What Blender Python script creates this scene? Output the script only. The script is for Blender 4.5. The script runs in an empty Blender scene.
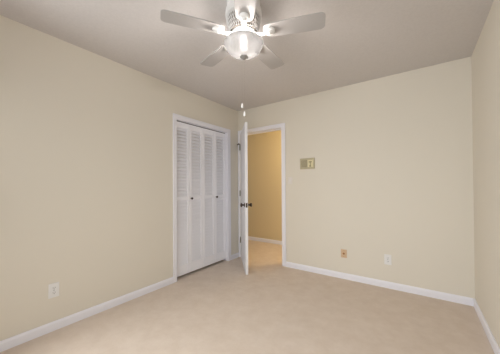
import bpy, bmesh, math, random
from mathutils import Vector, Matrix
random.seed(4)
PI = math.pi
SC = bpy.context.scene
COL = SC.collection

# ------------------------------------------------------------ camera, world, lights, exposure
W, H, L = 2.908, 2.44, 3.72           # room: left wall x=0, right wall x=W, back wall y=0, front wall y=-L
F_PX, YAW, PIT, ROL = 238.97, 0.61698, 0.00977, -0.00644
cam = bpy.data.cameras.new('camera')
cam_ob = bpy.data.objects.new('camera', cam); COL.objects.link(cam_ob)
fw = Vector((-math.sin(YAW) * math.cos(PIT), math.cos(YAW) * math.cos(PIT), math.sin(PIT)))
rt = Vector((math.cos(YAW), math.sin(YAW), 0)); up = rt.cross(fw)
r2 = rt * math.cos(ROL) + up * math.sin(ROL); u2 = -rt * math.sin(ROL) + up * math.cos(ROL)
m3 = Matrix((r2, u2, -fw)).transposed()
cam_ob.matrix_world = Matrix.Translation((2.47926, -3.16425, 1.18182)) @ m3.to_4x4()
cam.sensor_fit = 'HORIZONTAL'; cam.sensor_width = 36.0
cam.lens = F_PX / 500 * 36; cam.shift_y = 6.63 / 500; cam.clip_start = 0.02
SC.camera = cam_ob

wd = bpy.data.worlds.new('world'); SC.world = wd; wd.use_nodes = True
wd.node_tree.nodes['Background'].inputs[0].default_value = (0.75, 0.85, 1.0, 1)
wd.node_tree.nodes['Background'].inputs[1].default_value = 1.0

def area(name, loc, target, sx, sy, power, col):
    l = bpy.data.lights.new(name, 'AREA'); l.shape = 'RECTANGLE'; l.size = sx; l.size_y = sy
    l.energy = power; l.color = col; l.spread = math.radians(135)
    o = bpy.data.objects.new(name, l); COL.objects.link(o); o.location = loc
    o.rotation_euler = (Vector(target) - Vector(loc)).to_track_quat('-Z', 'Y').to_euler()
    return o
area('daylight_front_window', (2.0, -L - 0.16, 1.35), (1.25, -0.9, 0.3), 1.4, 1.5, 31, (0.915, 0.975, 1.0))
area('added_fill_left', (-0.16, -3.25, 1.35), (2.6, -0.9, 0.2), 0.62, 1.5, 37, (0.935, 0.98, 1.0))  # added fill through an unseen side window, brightens right wall and carpet
HALL_W, HALL_C = 39.0, (1.0, 0.84, 0.55)
BULB_W, BULB_C = 15.0, (1.0, 0.95, 0.91)

SC.view_settings.view_transform = 'Standard'; SC.view_settings.look = 'None'
SC.view_settings.gamma = 1; SC.view_settings.use_curve_mapping = False
SC.view_settings.exposure = -0.38

# ------------------------------------------------------------ materials
def lin(c):
    return tuple(((v / 255) / 12.92 if v / 255 <= 0.04045 else ((v / 255 + 0.055) / 1.055) ** 2.4) for v in c) + (1,)

def mat(name, rgb, rough=0.6, metal=0.0, bump=None, mottled=None, coords='Object'):
    m = bpy.data.materials.new(name); m.use_nodes = True
    nt = m.node_tree; b = nt.nodes['Principled BSDF']
    b.inputs['Base Color'].default_value = lin(rgb); b.inputs['Roughness'].default_value = rough
    b.inputs['Metallic'].default_value = metal
    tc = nt.nodes.new('ShaderNodeTexCoord')
    if mottled:                                     # (scale, rgb2, lo, hi) a second tone in noise patches
        n = nt.nodes.new('ShaderNodeTexNoise'); n.inputs['Scale'].default_value = mottled[0]; n.inputs['Detail'].default_value = 9; n.inputs['Roughness'].default_value = 0.68
        nt.links.new(tc.outputs[coords], n.inputs['Vector'])
        r = nt.nodes.new('ShaderNodeMapRange'); r.inputs['From Min'].default_value = mottled[2]; r.inputs['From Max'].default_value = mottled[3]
        nt.links.new(n.outputs['Fac'], r.inputs['Value'])
        x = nt.nodes.new('ShaderNodeMix'); x.data_type = 'RGBA'
        x.inputs['A'].default_value = lin(rgb); x.inputs['B'].default_value = lin(mottled[1])
        nt.links.new(r.outputs['Result'], x.inputs['Factor']); nt.links.new(x.outputs['Result'], b.inputs['Base Color'])
    if bump:                                        # (scale, strength, distance)
        n = nt.nodes.new('ShaderNodeTexNoise'); n.inputs['Scale'].default_value = bump[0]; n.inputs['Detail'].default_value = 4
        nt.links.new(tc.outputs[coords], n.inputs['Vector'])
        bp = nt.nodes.new('ShaderNodeBump'); bp.inputs['Strength'].default_value = bump[1]; bp.inputs['Distance'].default_value = bump[2]
        nt.links.new(n.outputs['Fac'], bp.inputs['Height']); nt.links.new(bp.outputs['Normal'], b.inputs['Normal'])
    return m

M_PAINT = mat('cream_wall_paint', (228, 220, 206), 0.75, bump=(180, 0.12, 0.001))
M_HALL = mat('gold_hall_paint', (227, 207, 164), 0.75, bump=(180, 0.12, 0.001))
M_CEIL = mat('ceiling_paint', (214, 208, 205), 0.9, bump=(110, 0.25, 0.002), mottled=(60, (210, 204, 201), 0.42, 0.6))
M_CARPET = mat('beige_carpet', (240, 223, 207), 0.95, bump=(260, 0.8, 0.01), mottled=(7.0, (230, 211, 193), 0.34, 0.68))
M_TRIM = mat('white_trim_paint', (241, 239, 245), 0.4)
M_DOOR = mat('white_door_paint', (242, 240, 243), 0.42)
M_LOUVER = mat('white_louver_paint', (250, 248, 252), 0.5)
M_PLAST = mat('white_plastic', (236, 234, 232), 0.35)
M_IVORY = mat('ivory_plastic', (230, 222, 214), 0.4)
M_DARK = mat('dark_slot', (40, 36, 32), 0.6)
M_GREY = mat('grey_slot', (96, 94, 94), 0.6)
M_TAN = mat('tan_plastic', (216, 186, 152), 0.4)
M_BRASS = mat('aged_brass', (168, 112, 62), 0.35, 0.8)
M_GOLD = mat('dull_gold_plastic', (188, 176, 144), 0.45)
M_GOLDD = mat('grille_olive', (150, 138, 106), 0.6)
M_GOLDL = mat('pale_gold_plastic', (222, 210, 166), 0.4)
M_BRONZE = mat('dark_bronze', (78, 66, 58), 0.3, 0.75)
M_HINGE = mat('satin_nickel', (132, 128, 112), 0.4, 0.8)
M_FAN = mat('white_fan_enamel', (236, 233, 230), 0.35)
M_BLADE = mat('white_blade_shade_greyed', (176, 171, 168), 0.45)  # white blades; shade on their undersides is put into this grey
M_CORE = mat('motor_interior', (140, 128, 118), 0.7)
M_STEEL = mat('brushed_steel', (150, 146, 142), 0.45, 0.3)
M_CHAIN = mat('chain_metal', (170, 162, 152), 0.4, 0.3)

def glass_bowl_mat():
    m = bpy.data.materials.new('frosted_marbled_glass'); m.use_nodes = True
    nt = m.node_tree; nt.nodes.clear()
    out = nt.nodes.new('ShaderNodeOutputMaterial')
    tr = nt.nodes.new('ShaderNodeBsdfTranslucent'); df = nt.nodes.new('ShaderNodeBsdfDiffuse'); gl = nt.nodes.new('ShaderNodeBsdfGlossy')
    tp = nt.nodes.new('ShaderNodeBsdfTransparent')
    tr.inputs[0].default_value = (0.050, 0.0485, 0.0475, 1); df.inputs[0].default_value = (0.18, 0.175, 0.17, 1)
    gl.inputs['Roughness'].default_value = 0.15; tp.inputs[0].default_value = (0.95, 0.94, 0.93, 1)
    tc = nt.nodes.new('ShaderNodeTexCoord'); n = nt.nodes.new('ShaderNodeTexNoise')
    n.inputs['Scale'].default_value = 14; n.inputs['Detail'].default_value = 4; n.inputs['Distortion'].default_value = 1.2
    nt.links.new(tc.outputs['Object'], n.inputs['Vector'])
    r = nt.nodes.new('ShaderNodeMapRange'); r.inputs['From Min'].default_value = 0.35; r.inputs['From Max'].default_value = 0.65
    r.inputs['To Min'].default_value = 0.25; r.inputs['To Max'].default_value = 0.5
    nt.links.new(n.outputs['Fac'], r.inputs['Value'])
    a = nt.nodes.new('ShaderNodeMixShader'); nt.links.new(r.outputs['Result'], a.inputs[0])
    nt.links.new(tr.outputs[0], a.inputs[1]); nt.links.new(df.outputs[0], a.inputs[2])
    b = nt.nodes.new('ShaderNodeMixShader'); b.inputs[0].default_value = 0.004
    nt.links.new(a.outputs[0], b.inputs[1]); nt.links.new(tp.outputs[0], b.inputs[2])
    c = nt.nodes.new('ShaderNodeMixShader'); c.inputs[0].default_value = 0.05
    nt.links.new(b.outputs[0], c.inputs[1]); nt.links.new(gl.outputs[0], c.inputs[2])
    nt.links.new(c.outputs[0], out.inputs[0])
    return m
M_BOWL = glass_bowl_mat()

def emit_mat(name, col, s):
    m = bpy.data.materials.new(name); m.use_nodes = True
    b = m.node_tree.nodes['Principled BSDF']
    b.inputs['Emission Color'].default_value = tuple(col) + (1,); b.inputs['Emission Strength'].default_value = s
    return m
M_BULB = emit_mat('lit_bulb', BULB_C, BULB_W / (2 * PI * 0.0085))

def pane_mat():
    m = bpy.data.materials.new('window_glass'); m.use_nodes = True
    nt = m.node_tree; nt.nodes.clear()
    o = nt.nodes.new('ShaderNodeOutputMaterial'); t = nt.nodes.new('ShaderNodeBsdfTransparent'); g = nt.nodes.new('ShaderNodeBsdfGlossy')
    g.inputs['Roughness'].default_value = 0.02; x = nt.nodes.new('ShaderNodeMixShader'); x.inputs[0].default_value = 0.06
    nt.links.new(t.outputs[0], x.inputs[1]); nt.links.new(g.outputs[0], x.inputs[2]); nt.links.new(x.outputs[0], o.inputs[0])
    return m
M_PANE = pane_mat()

# ------------------------------------------------------------ mesh helpers
def box(bm, lo, hi, bev=0.0, mtx=None):
    lo, hi = Vector(lo), Vector(hi); c = (lo + hi) / 2; s = hi - lo
    r = bmesh.ops.create_cube(bm, size=1.0, matrix=Matrix.Translation(c) @ Matrix.Diagonal((s.x, s.y, s.z, 1)))
    vs = r['verts']
    if bev:
        es = list({e for v in vs for e in v.link_edges})
        rr = bmesh.ops.bevel(bm, geom=es, offset=bev, segments=2, affect='EDGES', profile=0.5)
        vs = list({v for f in rr['faces'] for v in f.verts} | {v for v in vs if v.is_valid})
    if mtx is not None:
        bmesh.ops.transform(bm, matrix=mtx, verts=vs)
    return vs

def lathe(bm, prof, n=40, mtx=None, a0=0.0):
    rings = []
    for r, z in prof:
        if r < 1e-6:
            rings.append([bm.verts.new((0, 0, z))])
        else:
            rings.append([bm.verts.new((r * math.cos(a0 + 2 * PI * k / n), r * math.sin(a0 + 2 * PI * k / n), z)) for k in range(n)])
    for A, B in zip(rings, rings[1:]):
        for k in range(n):
            k2 = (k + 1) % n
            if len(A) == 1 and len(B) == 1: continue
            if len(A) == 1: bm.faces.new((A[0], B[k2], B[k]))
            elif len(B) == 1: bm.faces.new((A[k], A[k2], B[0]))
            else: bm.faces.new((A[k], A[k2], B[k2], B[k]))
    vs = [v for q in rings for v in q]
    if mtx is not None: bmesh.ops.transform(bm, matrix=mtx, verts=vs)
    return vs

def tube(bm, a, b, r, n=8, r2=None):
    a, b = Vector(a), Vector(b); d = b - a
    mt = Matrix.Translation(a) @ d.to_track_quat('Z', 'Y').to_matrix().to_4x4()
    return lathe(bm, [(0, 0), (r, 0), (r if r2 is None else r2, d.length), (0, d.length)], n, mt)

def prism(bm, pts, z0, z1, mtx=None):
    A = [bm.verts.new((x, y, z0)) for x, y in pts]; B = [bm.verts.new((x, y, z1)) for x, y in pts]
    bm.faces.new(A[::-1]); bm.faces.new(B); n = len(pts)
    for k in range(n): bm.faces.new((A[k], A[(k + 1) % n], B[(k + 1) % n], B[k]))
    if mtx is not None: bmesh.ops.transform(bm, matrix=mtx, verts=A + B)
    return A + B

def obj(name, bm, m, parent=None, smooth=False, loc=None):
    bmesh.ops.recalc_face_normals(bm, faces=bm.faces[:])
    me = bpy.data.meshes.new(name); bm.to_mesh(me); bm.free()
    me.materials.append(m)
    if smooth:
        for p in me.polygons: p.use_smooth = True
        me.set_sharp_from_angle(angle=math.radians(38))
    o = bpy.data.objects.new(name, me); COL.objects.link(o)
    if parent: o.parent = parent
    if loc: o.location = loc
    return o

def struct(name, bm, m, parent=None, smooth=False):
    o = obj(name, bm, m, parent, smooth)
    if not parent: o['kind'] = 'structure'
    return o

def empty(name, loc, rz=0.0):
    o = bpy.data.objects.new(name, None); COL.objects.link(o); o.location = loc; o.rotation_euler = (0, 0, rz)
    o.empty_display_size = 0.1
    return o

def thing(name, label, cat, loc, rz=0.0, group=None):
    o = empty(name, loc, rz); o['label'] = label; o['category'] = cat
    if group: o['group'] = group
    return o

NB = bmesh.new

# ------------------------------------------------------------ room shell
T = 0.12
HB = 1.12                                   # hall depth beyond the back wall (y = T .. HB)
CL0, CL1, CLH = -1.262, -0.290, 2.025         # closet opening in the left wall
DR0, DR1, DRH = 0.046, 0.816, 2.045         # door opening in the back wall
WX0, WX1, WZ0, WZ1 = 1.25, 2.75, 0.55, 2.10
SY0, SY1 = -3.60, -2.90                    # unseen side window added in the left wall for fill, behind the camera's field # window in the front wall

bm = NB(); box(bm, (-1.6, -L - T, -0.06), (W + T, HB + T, 0.0)); struct('floor', bm, M_CARPET)
bm = NB(); box(bm, (-1.6, -L - T, H), (W + T, HB + T, H + 0.1)); struct('ceiling', bm, M_CEIL)

bm = NB()
box(bm, (-T, -L, 0), (0, SY0, H)); box(bm, (-T, SY0, 0), (0, SY1, WZ0)); box(bm, (-T, SY0, WZ1), (0, SY1, H)); box(bm, (-T, SY1, 0), (0, CL0 - 0.02, H)); box(bm, (-T, CL1 + 0.02, 0), (0, T, H)); box(bm, (-T, CL0 - 0.02, CLH + 0.02), (0, CL1 + 0.02, H))
struct('wall_left', bm, M_PAINT)
bm = NB()
box(bm, (0, 0, 0), (DR0 - 0.018, T, H)); box(bm, (DR1 + 0.018, 0, 0), (W, T, H)); box(bm, (DR0 - 0.018, 0, DRH + 0.018), (DR1 + 0.018, T, H))
struct('wall_back', bm, M_PAINT)
bm = NB(); box(bm, (W, -L, 0), (W + T, T, H)); struct('wall_right', bm, M_PAINT)
bm = NB()
box(bm, (-T, -L - T, 0), (WX0, -L, H)); box(bm, (WX1, -L - T, 0), (W + T, -L, H))
box(bm, (WX0, -L - T, 0), (WX1, -L, WZ0)); box(bm, (WX0, -L - T, WZ1), (WX1, -L, H))
struct('wall_front', bm, M_PAINT)
# hall beyond the door
bm = NB(); box(bm, (-1.6, HB, 0), (W + T, HB + T, H)); struct('wall_hall_back', bm, M_HALL)
bm = NB(); box(bm, (-1.6, T, 0), (-1.5, HB, H)); struct('wall_hall_left', bm, M_HALL)
bm = NB(); box(bm, (W, T, 0), (W + T, HB, H)); struct('wall_hall_right', bm, M_HALL)
# closet shell
bm = NB()
box(bm, (-0.76, CL0 - 0.32, 0), (-0.70, CL1 + 0.30, H)); box(bm, (-0.70, CL0 - 0.32, 0), (-T, CL0 - 0.26, H)); box(bm, (-0.70, CL1 + 0.24, 0), (-T, CL1 + 0.30, H))
struct('wall_closet', bm, M_PAINT)

# window behind the camera (source of the daylight), plus an added side window for fill
def window(name, loc, rz, width):
    r = empty(name, loc, rz); r['kind'] = 'structure'
    hw = width / 2; hh = WZ1 - WZ0
    bm = NB()
    for x in (-hw, hw - 0.05): box(bm, (x, -0.09, 0), (x + 0.05, -0.03, hh))
    for z in (0, hh / 2 - 0.02, hh - 0.05): box(bm, (-hw + 0.05, -0.09, z), (hw - 0.05, -0.03, z + 0.05))
    obj('window_frame', bm, M_TRIM, r)
    bm = NB(); box(bm, (-hw + 0.05, -0.063, 0.05), (hw - 0.05, -0.057, hh - 0.05)); obj('pane', bm, M_PANE, r)
    bm = NB(); box(bm, (-hw - 0.05, 0.0, -0.03), (hw + 0.05, 0.05, -0.002), 0.004); obj('window_sill', bm, M_TRIM, r)
window('window_1', ((WX0 + WX1) / 2, -L, WZ0), 0, WX1 - WX0)
window('added_fill_window', (0, (SY0 + SY1) / 2, WZ0), -PI / 2, SY1 - SY0)  # unseen window, added to let the fill light in

# ------------------------------------------------------------ baseboards
BH, BT = 0.074, 0.014
def base_run(bm, a, b, nrm):
    """baseboard with an eased top from a to b on a wall whose inward normal is nrm"""
    a, b, n = Vector(a + (0,)), Vector(b + (0,)), Vector(nrm + (0,))
    prof = [(0, 0), (BT, 0), (BT, BH - 0.018), (BT * 0.8, BH - 0.010), (BT * 0.45, BH), (0, BH)]
    A = [bm.verts.new(a + n * x + Vector((0, 0, z))) for x, z in prof]; B = [bm.verts.new(b + n * x + Vector((0, 0, z))) for x, z in prof]
    k = len(prof); bm.faces.new(A); bm.faces.new(B[::-1])
    for i in range(k): bm.faces.new((A[i], A[(i + 1) % k], B[(i + 1) % k], B[i]))
CAS = 0.062
bm = NB(); base_run(bm, (0, -L + BT), (0, CL0 - CAS + 0.010), (1, 0)); base_run(bm, (0, CL1 + CAS + 0.008), (0, -BT - 0.004), (1, 0)); struct('baseboard_left', bm, M_TRIM)
bm = NB(); base_run(bm, (DR1 + CAS, 0), (W - BT, 0), (0, -1)); struct('baseboard_back', bm, M_TRIM)
bm = NB(); base_run(bm, (W, -L + BT), (W, 0), (-1, 0)); struct('baseboard_right', bm, M_TRIM)
bm = NB(); base_run(bm, (0, -L), (W, -L), (0, 1)); struct('baseboard_front', bm, M_TRIM)
bm = NB(); base_run(bm, (-1.5, HB), (W, HB), (0, -1)); struct('baseboard_hall', bm, M_TRIM)

# ------------------------------------------------------------ casings and jambs
def casing_profile_box(bm, lo, hi): box(bm, lo, hi, 0.004)
CT = 0.016
bm = NB()                                   # closet: side casings, head casing, jamb liners
box(bm, (0, CL0 - CAS + 0.010, 0), (CT, CL0, CLH + CAS), 0.004)
box(bm, (0, CL1, 0), (CT, CL1 + CAS + 0.006, CLH + CAS), 0.004)
box(bm, (0, CL0, CLH), (CT - 0.001, CL1, CLH + CAS), 0.004)
struct('trim_1', bm, M_TRIM)
bm = NB()
box(bm, (-T, CL0 - 0.02, 0), (0, CL0, CLH)); box(bm, (-T, CL1, 0), (0, CL1 + 0.02, CLH)); box(bm, (-T, CL0 - 0.02, CLH), (0, CL1 + 0.02, CLH + 0.02))
struct('trim_2', bm, M_TRIM)
bm = NB(); box(bm, (-0.064, CL0 + 0.002, CLH - 0.009), (-0.040, CL1 - 0.002, CLH - 0.001)); struct('trim_3', bm, M_GREY)   # folding-door track
bm = NB()                                   # room door: casings
box(bm, (0.002, -CT, 0), (DR0, 0, DRH + CAS), 0.004)
box(bm, (DR1, -CT, 0), (DR1 + CAS, 0, DRH + CAS), 0.004)
box(bm, (DR0, -CT + 0.001, DRH), (DR1, 0, DRH + CAS), 0.004)
struct('trim_4', bm, M_TRIM)
bm = NB()                                   # room door: jambs and stops
box(bm, (DR0 - 0.018, 0, 0), (DR0, T, DRH)); box(bm, (DR1, 0, 0), (DR1 + 0.018, T, DRH)); box(bm, (DR0 - 0.018, 0, DRH), (DR1 + 0.018, T, DRH + 0.018))
box(bm, (DR0, 0.045, 0), (DR0 + 0.011, 0.08, DRH)); box(bm, (DR1 - 0.011, 0.045, 0), (DR1, 0.08, DRH)); box(bm, (DR0 + 0.011, 0.045, DRH - 0.011), (DR1 - 0.011, 0.08, DRH))
struct('trim_5', bm, M_TRIM)
bm = NB()                                   # hall side casing
box(bm, (DR0 - CAS, T, 0), (DR0, T + CT, DRH + CAS)); box(bm, (DR1, T, 0), (DR1 + CAS, T + CT, DRH + CAS)); box(bm, (DR0, T, DRH), (DR1, T + CT, DRH + CAS))
struct('trim_6', bm, M_TRIM)
bm = NB(); box(bm, (DR1 - 0.0016, 0.006, 0.895), (DR1 + 0.0005, 0.034, 0.955)); struct('trim_7', bm, M_BRONZE)    # strike plate

# ------------------------------------------------------------ closet folding doors: two pairs of two louvered leaves
LW = (CL1 - CL0) / 4
XF = -0.036                                 # front face of the leaves
def leaf_bm():
    bm = NB(); w = LW - 0.004; z0, z1 = 0.034, CLH - 0.011; th = 0.028; st = 0.035
    box(bm, (-th, 0, z0), (0, st, z1), 0.002); box(bm, (-th, w - st, z0), (0, w, z1), 0.002)
    rails = [(z0, z0 + 0.125), (1.003, 1.043), (z1 - 0.07, z1)]
    for a, b in rails: box(bm, (-th, st, a), (-0.001, w - st, b))
    for (a, b) in ((rails[0][1], rails[1][0]), (rails[1][1], rails[2][0])):
        n = int(round((b - a) / 0.042)); p = (b - a) / n
        for k in range(n):
            c = Vector((-th / 2, (w) / 2, a + p * (k + 0.5)))
            mt = Matrix.Translation(c) @ Matrix.Rotation(math.radians(62), 4, 'Y')
            box(bm, (-0.0230, -(w / 2 - st) - 0.002, -0.0030), (0.0230, (w / 2 - st) + 0.002, 0.0030), 0, mt)
    return bm
lb = leaf_bm(); leaf_me = bpy.data.meshes.new('leaf'); bmesh.ops.recalc_face_normals(lb, faces=lb.faces[:]); lb.to_mesh(leaf_me); lb.free(); leaf_me.materials.append(M_LOUVER)
def knob_bm(s=1.0):
    bm = NB()
    mt = Matrix.Rotation(PI / 2, 4, 'Y')
    lathe(bm, [(0, 0), (0.0075, 0), (0.0065, 0.012), (0.0135, 0.017), (0.0165, 0.022), (0.0150, 0.028), (0.008, 0.031), (0, 0.032)], 20, mt)
    return bm
for i in range(2):
    r = empty('door_%d' % (i + 2), (XF, CL0 + 2 * i * LW, 0)); r['kind'] = 'structure'
    r['label'] = ('white louvered folding closet door pair beside the long plain wall' if i == 0 else 'white louvered folding closet door pair nearer the room corner')
    for j in range(2):
        o = bpy.data.objects.new('door_leaf', leaf_me); COL.objects.link(o); o.parent = r; o.location = (0, j * LW + 0.002, 0)
        if j == 1:
            obj('knob', knob_bm(), M_BRONZE, o, True, (0, 0.022, 1.020))

# ------------------------------------------------------------ room door, open into the room
DA = -47.8                                   # opening angle about the left jamb
door = empty('door_1', (DR0 + 0.006, -0.018, 0), math.radians(DA)); door['kind'] = 'structure'
door['label'] = 'white slab door standing open into the room'
DWD, DTH = 0.800, 0.035
bm = NB(); box(bm, (0.002, 0, 0.006), (DWD, DTH, 2.034), 0.002); obj('door_slab', bm, M_DOOR, door)
def door_knob(y, s):
    bm = NB(); mt = Matrix.Translation((0, y, 0)) @ Matrix.Rotation(-s * PI / 2, 4, 'X')
    lathe(bm, [(0, 0), (0.030, 0), (0.031, 0.004), (0.026, 0.009), (0.013, 0.013), (0.010, 0.026), (0.018, 0.034), (0.026, 0.043), (0.0275, 0.051), (0.023, 0.059), (0.012, 0.063), (0, 0.064)], 28, mt)
    return bm
for y, s in ((0, -1), (DTH, 1)):
    obj('door_knob', door_knob(y, s), M_BRONZE, door, True, (DWD - 0.062, 0, 0.925))
bm = NB(); box(bm, (DWD - 0.0005, 0.006, 0.895), (DWD + 0.0012, DTH - 0.006, 0.955)); tube(bm, (DWD, DTH / 2, 0.925), (DWD + 0.009, DTH / 2, 0.925), 0.008); obj('latch', bm, M_BRONZE, door)
for z in (0.29, 1.06, 1.82):
    bm = NB()
    tube(bm, (-0.004, -0.006, z - 0.045), (-0.004, -0.006, z + 0.045), 0.008, 12)
    box(bm, (0.0, -0.0012, z - 0.044), (0.042, 0.0005, z + 0.044))
    tube(bm, (-0.004, -0.004, z + 0.045), (-0.004, -0.004, z + 0.050), 0.007, 12, 0.003)
    obj('hinge', bm, M_HINGE, door, True)
bm = NB()                                    # hinge pin stop on the top hinge
box(bm, (-0.012, -0.012, 1.869), (0.008, 0.004, 1.877), 0.001)
tube(bm, (-0.004, -0.004, 1.873), (0.050, -0.024, 1.873), 0.0045, 10); tube(bm, (0.050, -0.024, 1.873), (0.056, -0.026, 1.873), 0.011, 14)
tube(bm, (-0.004, -0.004, 1.873), (-0.020, -0.040, 1.873), 0.0045, 10); tube(bm, (-0.020, -0.040, 1.873), (-0.022, -0.046, 1.873), 0.011, 14)
obj('hinge_stop', bm, M_BRONZE, door, True)

# ------------------------------------------------------------ wall plates (local frame: x along wall, y out of the wall, z up)
def plate_bm(w, h, d=0.006):
    bm = NB(); box(bm, (-w / 2, 0, -h / 2), (w / 2, d, h / 2), 0.0025); return bm
def receptacle_bm():
    bm = NB()
    pts = []
    for k in range(24):
        a = 2 * PI * k / 24; x = 0.0172 * math.cos(a); z = 0.0172 * math.sin(a)
        pts.append((x, max(-0.0135, min(0.0135, z))))
    mt = Matrix.Rotation(PI / 2, 4, 'X')
    prism(bm, pts, -0.0085, -0.004, mt); return bm
def slots_bm():
    bm = NB()
    box(bm, (-0.0078, 0.0082, -0.002), (-0.0052, 0.0089, 0.0075)); box(bm, (0.0052, 0.0082, -0.001), (0.0078, 0.0089, 0.0065))
    tube(bm, (0, 0.0082, -0.0075), (0, 0.0089, -0.0075), 0.0027, 10); return bm
def outlet(loc, rz, label, group):
    t = thing('wall_outlet', label, 'outlet', loc, rz, group)
    obj('cover_plate', plate_bm(0.072, 0.117), M_PLAST, t)
    for z in (0.0195, -0.0195):
        rc = obj('receptacle', receptacle_bm(), M_PLAST, t, False, (0, 0, z)); obj('slots', slots_bm(), M_GREY, rc)
    bm = NB(); tube(bm, (0, 0.005, 0), (0, 0.0072, 0), 0.003, 10); obj('screw', bm, M_GREY, t)
    return t
outlet((0, -2.487, 0.330), -PI / 2, 'white duplex outlet low on the long left wall', 'duplex outlets')
outlet((2.173, 0, 0.325), PI, 'white duplex outlet low on the back wall near the right corner', 'duplex outlets')

t = thing('cable_jack', 'tan wall jack plate with brass centre low on the back wall', 'jack', (1.688, 0, 0.318), PI)
obj('cover_plate', plate_bm(0.072, 0.105), M_TAN, t)
bm = NB(); tube(bm, (0, 0.005, 0), (0, 0.009, 0), 0.013, 6); tube(bm, (0, 0.009, 0), (0, 0.021, 0), 0.0075, 14); obj('connector', bm, M_BRASS, t)
for z in (0.036, -0.036):
    bm = NB(); tube(bm, (0, 0.005, z), (0, 0.0072, z), 0.0035, 10); obj('screw', bm, M_BRASS, t)

t = thing('light_switch', 'white toggle light switch on the wall right of the open doorway', 'switch', (0.952, 0, 1.256), PI)
obj('cover_plate', plate_bm(0.066, 0.104), M_IVORY, t)
bm = NB(); box(bm, (-0.0055, 0.004, -0.012), (0.0055, 0.0072, 0.012)); box(bm, (-0.004, 0.006, -0.001), (0.004, 0.019, 0.008), 0.001, Matrix.Rotation(0.3, 4, 'X')); obj('toggle', bm, M_PLAST, t)
for z in (0.030, -0.030):
    bm = NB(); tube(bm, (0, 0.005, z), (0, 0.0070, z), 0.003, 10); obj('screw', bm, M_PLAST, t)

# old gold intercom panel: speaker grille at the left, pale controls at the right (seen from the room, -x local is right)
t = thing('intercom_panel', 'dull gold intercom panel with speaker grille on the wall right of the doorway', 'intercom', (1.213, 0, 1.486), PI)
bm = NB(); IW, IH = 0.210, 0.150
box(bm, (-IW / 2, 0, -IH / 2), (IW / 2, 0.014, IH / 2), 0.004); obj('body', bm, M_GOLD, t)
bm = NB()
box(bm, (0.002, 0.0135, -0.050), (0.084, 0.0150, 0.050)); obj('speaker_backing', bm, M_GOLDD, t)
bm = NB()
for k in range(9): box(bm, (0.004, 0.0145, -0.048 + k * 0.0118), (0.082, 0.0185, -0.048 + k * 0.0118 + 0.0052))
obj('speaker_grille', bm, M_GOLD, t)
bm = NB(); box(bm, (-0.086, 0.0135, -0.050), (-0.010, 0.0165, 0.050), 0.001); obj('control_panel', bm, M_GOLDL, t)
bm = NB(); box(bm, (-0.052, 0.0160, -0.038), (-0.044, 0.0185, 0.030)); obj('slider_slot', bm, M_GOLDD, t)
bm = NB(); box(bm, (-0.068, 0.0160, 0.014), (-0.028, 0.024, 0.026), 0.002); obj('slider', bm, M_GOLDD, t)
bm = NB(); tube(bm, (-0.048, 0.016, -0.036), (-0.048, 0.026, -0.036), 0.010, 18); obj('dial', bm, M_GOLDD, t)

# ------------------------------------------------------------ ceiling fan
FX, FY = 1.5115, -1.8630
fan = thing('ceiling_fan', 'white five-blade ceiling fan with lit glass bowl light hugging the ceiling', 'ceiling fan', (FX, FY, H))
def Z(z): return z - H
bm = NB(); lathe(bm, [(0, Z(2.4395)), (0.112, Z(2.4395)), (0.114, Z(2.425)), (0.104, Z(2.415)), (0.112, Z(2.400)), (0.121, Z(2.375)), (0.124, Z(2.345)), (0.122, Z(2.328)), (0.116, Z(2.322)), (0.108, Z(2.320)), (0, Z(2.320))], 56)
motor = obj('motor_housing', bm, M_FAN, fan, True)
bm = NB(); lathe(bm, [(0.0, Z(2.3205)), (0.108, Z(2.3205)), (0.106, Z(2.28)), (0.086, Z(2.228)), (0, Z(2.228))], 48); obj('motor_core', bm, M_CORE, fan, True)
bm = NB()                                   # diamond lattice of the vent ring
NL = 44
for k in range(NL):
    for s in (-1, 1):
        p = None
        for q in range(5):
            u = q / 4; a = 2 * PI * (k + s * 2.2 * u) / NL; r = 0.1175 - 0.024 * u ** 1.6; z = Z(2.322) - 0.096 * u
            c = Vector((r * math.cos(a), r * math.sin(a), z))
            if p is not None: tube(bm, p, c, 0.0021, 5)
            p = c
obj('vent_grille', bm, M_FAN, motor)
bm = NB(); lathe(bm, [(0, Z(2.234)), (0.078, Z(2.234)), (0.080, Z(2.228)), (0.079, Z(2.218)), (0.070, Z(2.212)), (0, Z(2.212))], 48); obj('flywheel', bm, M_FAN, fan, True)
bm = NB(); lathe(bm, [(0, Z(2.213)), (0.052, Z(2.213)), (0.056, Z(2.205)), (0.054, Z(2.190)), (0.034, Z(2.180)), (0.030, Z(2.160)), (0.010, Z(2.152)), (0.006, Z(2.130)), (0.006, Z(2.064)), (0, Z(2.064))], 44); obj('light_fitter', bm, M_FAN, fan, True)

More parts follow.
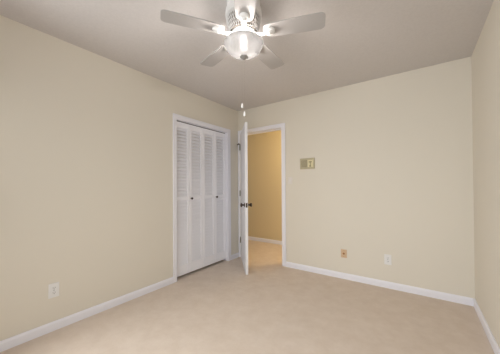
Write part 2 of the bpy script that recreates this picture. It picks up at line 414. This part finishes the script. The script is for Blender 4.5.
# blades and their arms
PITCH = math.radians(-7)
BZ = Z(2.212)
def blade_bm():
    bm = NB(); pts = []
    x0, x1 = 0.135, 0.532; w0, w1 = 0.055, 0.066
    def hwid(x): return w0 + (w1 - w0) * min(1, (x - x0) / 0.25)
    for k in range(13):                      # rounded root
        a = PI / 2 + PI * k / 12; pts.append((x0 + 0.045 + 0.045 * math.cos(a), w0 * math.sin(a)))
    for x in (0.25, 0.32, 0.40): pts.append((x, -hwid(x)))
    rc = 0.028
    for k in range(7):
        a = -PI / 2 + PI / 2 * k / 6; pts.append((x1 - rc + rc * math.cos(a), -w1 + rc + rc * math.sin(a)))
    for k in range(7):
        a = PI / 2 * k / 6; pts.append((x1 - rc + rc * math.cos(a), w1 - rc + rc * math.sin(a)))
    for x in (0.40, 0.32, 0.25): pts.append((x, hwid(x)))
    prism(bm, pts, 0.0, 0.006)
    bmesh.ops.bevel(bm, geom=[e for e in bm.edges if abs(e.verts[0].co.z - e.verts[1].co.z) < 1e-6], offset=0.0015, segments=2, affect='EDGES')
    bmesh.ops.transform(bm, matrix=Matrix.Rotation(PITCH, 4, 'X'), verts=bm.verts[:])
    return bm
def arm_bm():
    bm = NB(); R = Matrix.Rotation(PITCH, 4, 'X')
    # curved arm from the flywheel to the blade root
    path = [(0.070, -0.003, 0.017), (0.100, -0.010, 0.015), (0.125, -0.016, 0.012), (0.150, -0.014, 0.014), (0.170, -0.012, 0.020)]
    prev = None
    for x, z, hw in path:
        ring = [bm.verts.new((x, -hw, z - 0.004)), bm.verts.new((x, hw, z - 0.004)), bm.verts.new((x, hw, z + 0.004)), bm.verts.new((x, -hw, z + 0.004))]
        if prev:
            for k in range(4): bm.faces.new((prev[k], prev[(k + 1) % 4], ring[(k + 1) % 4], ring[k]))
        else: bm.faces.new(ring)
        prev = ring
    bm.faces.new(prev)
    # oval pad under the blade
    pr = [(0, -0.0145), (0.024, -0.014), (0.031, -0.011), (0.034, -0.006), (0.034, -0.0005), (0, -0.0005)]
    mt = R @ Matrix.Translation((0.178, 0, 0)) @ Matrix.Diagonal((1.12, 1, 1, 1))
    lathe(bm, pr, 28, mt)
    return bm
def boss_bm():
    bm = NB()
    mt = Matrix.Rotation(PITCH, 4, 'X') @ Matrix.Translation((0.178, 0, 0))
    lathe(bm, [(0, -0.026), (0.010, -0.025), (0.015, -0.021), (0.017, -0.0145), (0.019, -0.0135), (0, -0.0135)], 22, mt)
    return bm
A0 = 236.3187
bl0, ar0, bo0 = None, None, None
for k in range(5):
    rz = math.radians(A0 - 72 * k)
    if k == 0:
        bl = bl0 = obj('blade', blade_bm(), M_BLADE, fan); ar = ar0 = obj('blade_arm', arm_bm(), M_FAN, bl, True); bo = bo0 = obj('arm_boss', boss_bm(), M_FAN, bl, True)
    else:
        bl = bl0.copy(); COL.objects.link(bl); bl.parent = fan
        for src in (ar0, bo0):
            c = src.copy(); COL.objects.link(c); c.parent = bl
    bl.location = (0, 0, BZ); bl.rotation_euler = (0, 0, rz)

# glass bowl: outer skin then inner skin
outer = [(0.130, 2.160), (0.1345, 2.156), (0.1350, 2.149), (0.128, 2.142), (0.126, 2.134), (0.122, 2.122), (0.112, 2.106), (0.095, 2.091), (0.072, 2.078), (0.048, 2.068), (0.028, 2.064), (0.012, 2.063)]
bm = NB()
lathe(bm, [(r, Z(z)) for r, z in outer], 64)
bowl = obj('glass_bowl', bm, M_BOWL, fan, True)
bm = NB(); lathe(bm, [(0, Z(2.068)), (0.027, Z(2.064)), (0.029, Z(2.058)), (0.023, Z(2.052)), (0.010, Z(2.048)), (0.005, Z(2.042)), (0, Z(2.041))], 28); obj('finial', bm, M_STEEL, bowl, True)
for s in (-1, 1):
    bm = NB()
    ang = math.radians(-53)
    c = Vector((s * 0.036 * math.cos(ang), s * 0.036 * math.sin(ang), Z(2.150)))
    lathe(bm, [(0, -0.026), (0.014, -0.024), (0.023, -0.012), (0.025, 0.0), (0.020, 0.014), (0.013, 0.026), (0.012, 0.034), (0, 0.035)], 20, Matrix.Translation(c))
    b = obj('bulb', bm, M_BULB, fan, True)
# pull chains through the finial, with white fobs
def chain(dx, dy, zt, zb):
    bm = NB(); z = zt
    while z > zb:
        bmesh.ops.create_icosphere(bm, subdivisions=1, radius=0.0008, matrix=Matrix.Translation((dx, dy, Z(z)))); z -= 0.0034
    c = obj('pull_chain', bm, M_CHAIN, fan)
    bm = NB()
    lathe(bm, [(0, Z(zb) + 0.002), (0.003, Z(zb)), (0.0065, Z(zb) - 0.014), (0.0075, Z(zb) - 0.025), (0.005, Z(zb) - 0.032), (0, Z(zb) - 0.034)], 18, Matrix.Translation((dx, dy, 0)))
    obj('fob', bm, M_FAN, c, True)
chain(-0.011, -0.007, 2.050, 1.745)
chain(0.001, 0.003, 2.041, 1.690)

# ------------------------------------------------------------ hall lamp (warm ceiling light out of view round the corner)
hl = bpy.data.lights.new('hall_lamp', 'POINT'); hl.energy = HALL_W; hl.color = HALL_C; hl.shadow_soft_size = 0.12
ho = bpy.data.objects.new('hall_lamp', hl); COL.objects.link(ho); ho.location = (1.3, 0.62, 2.2)
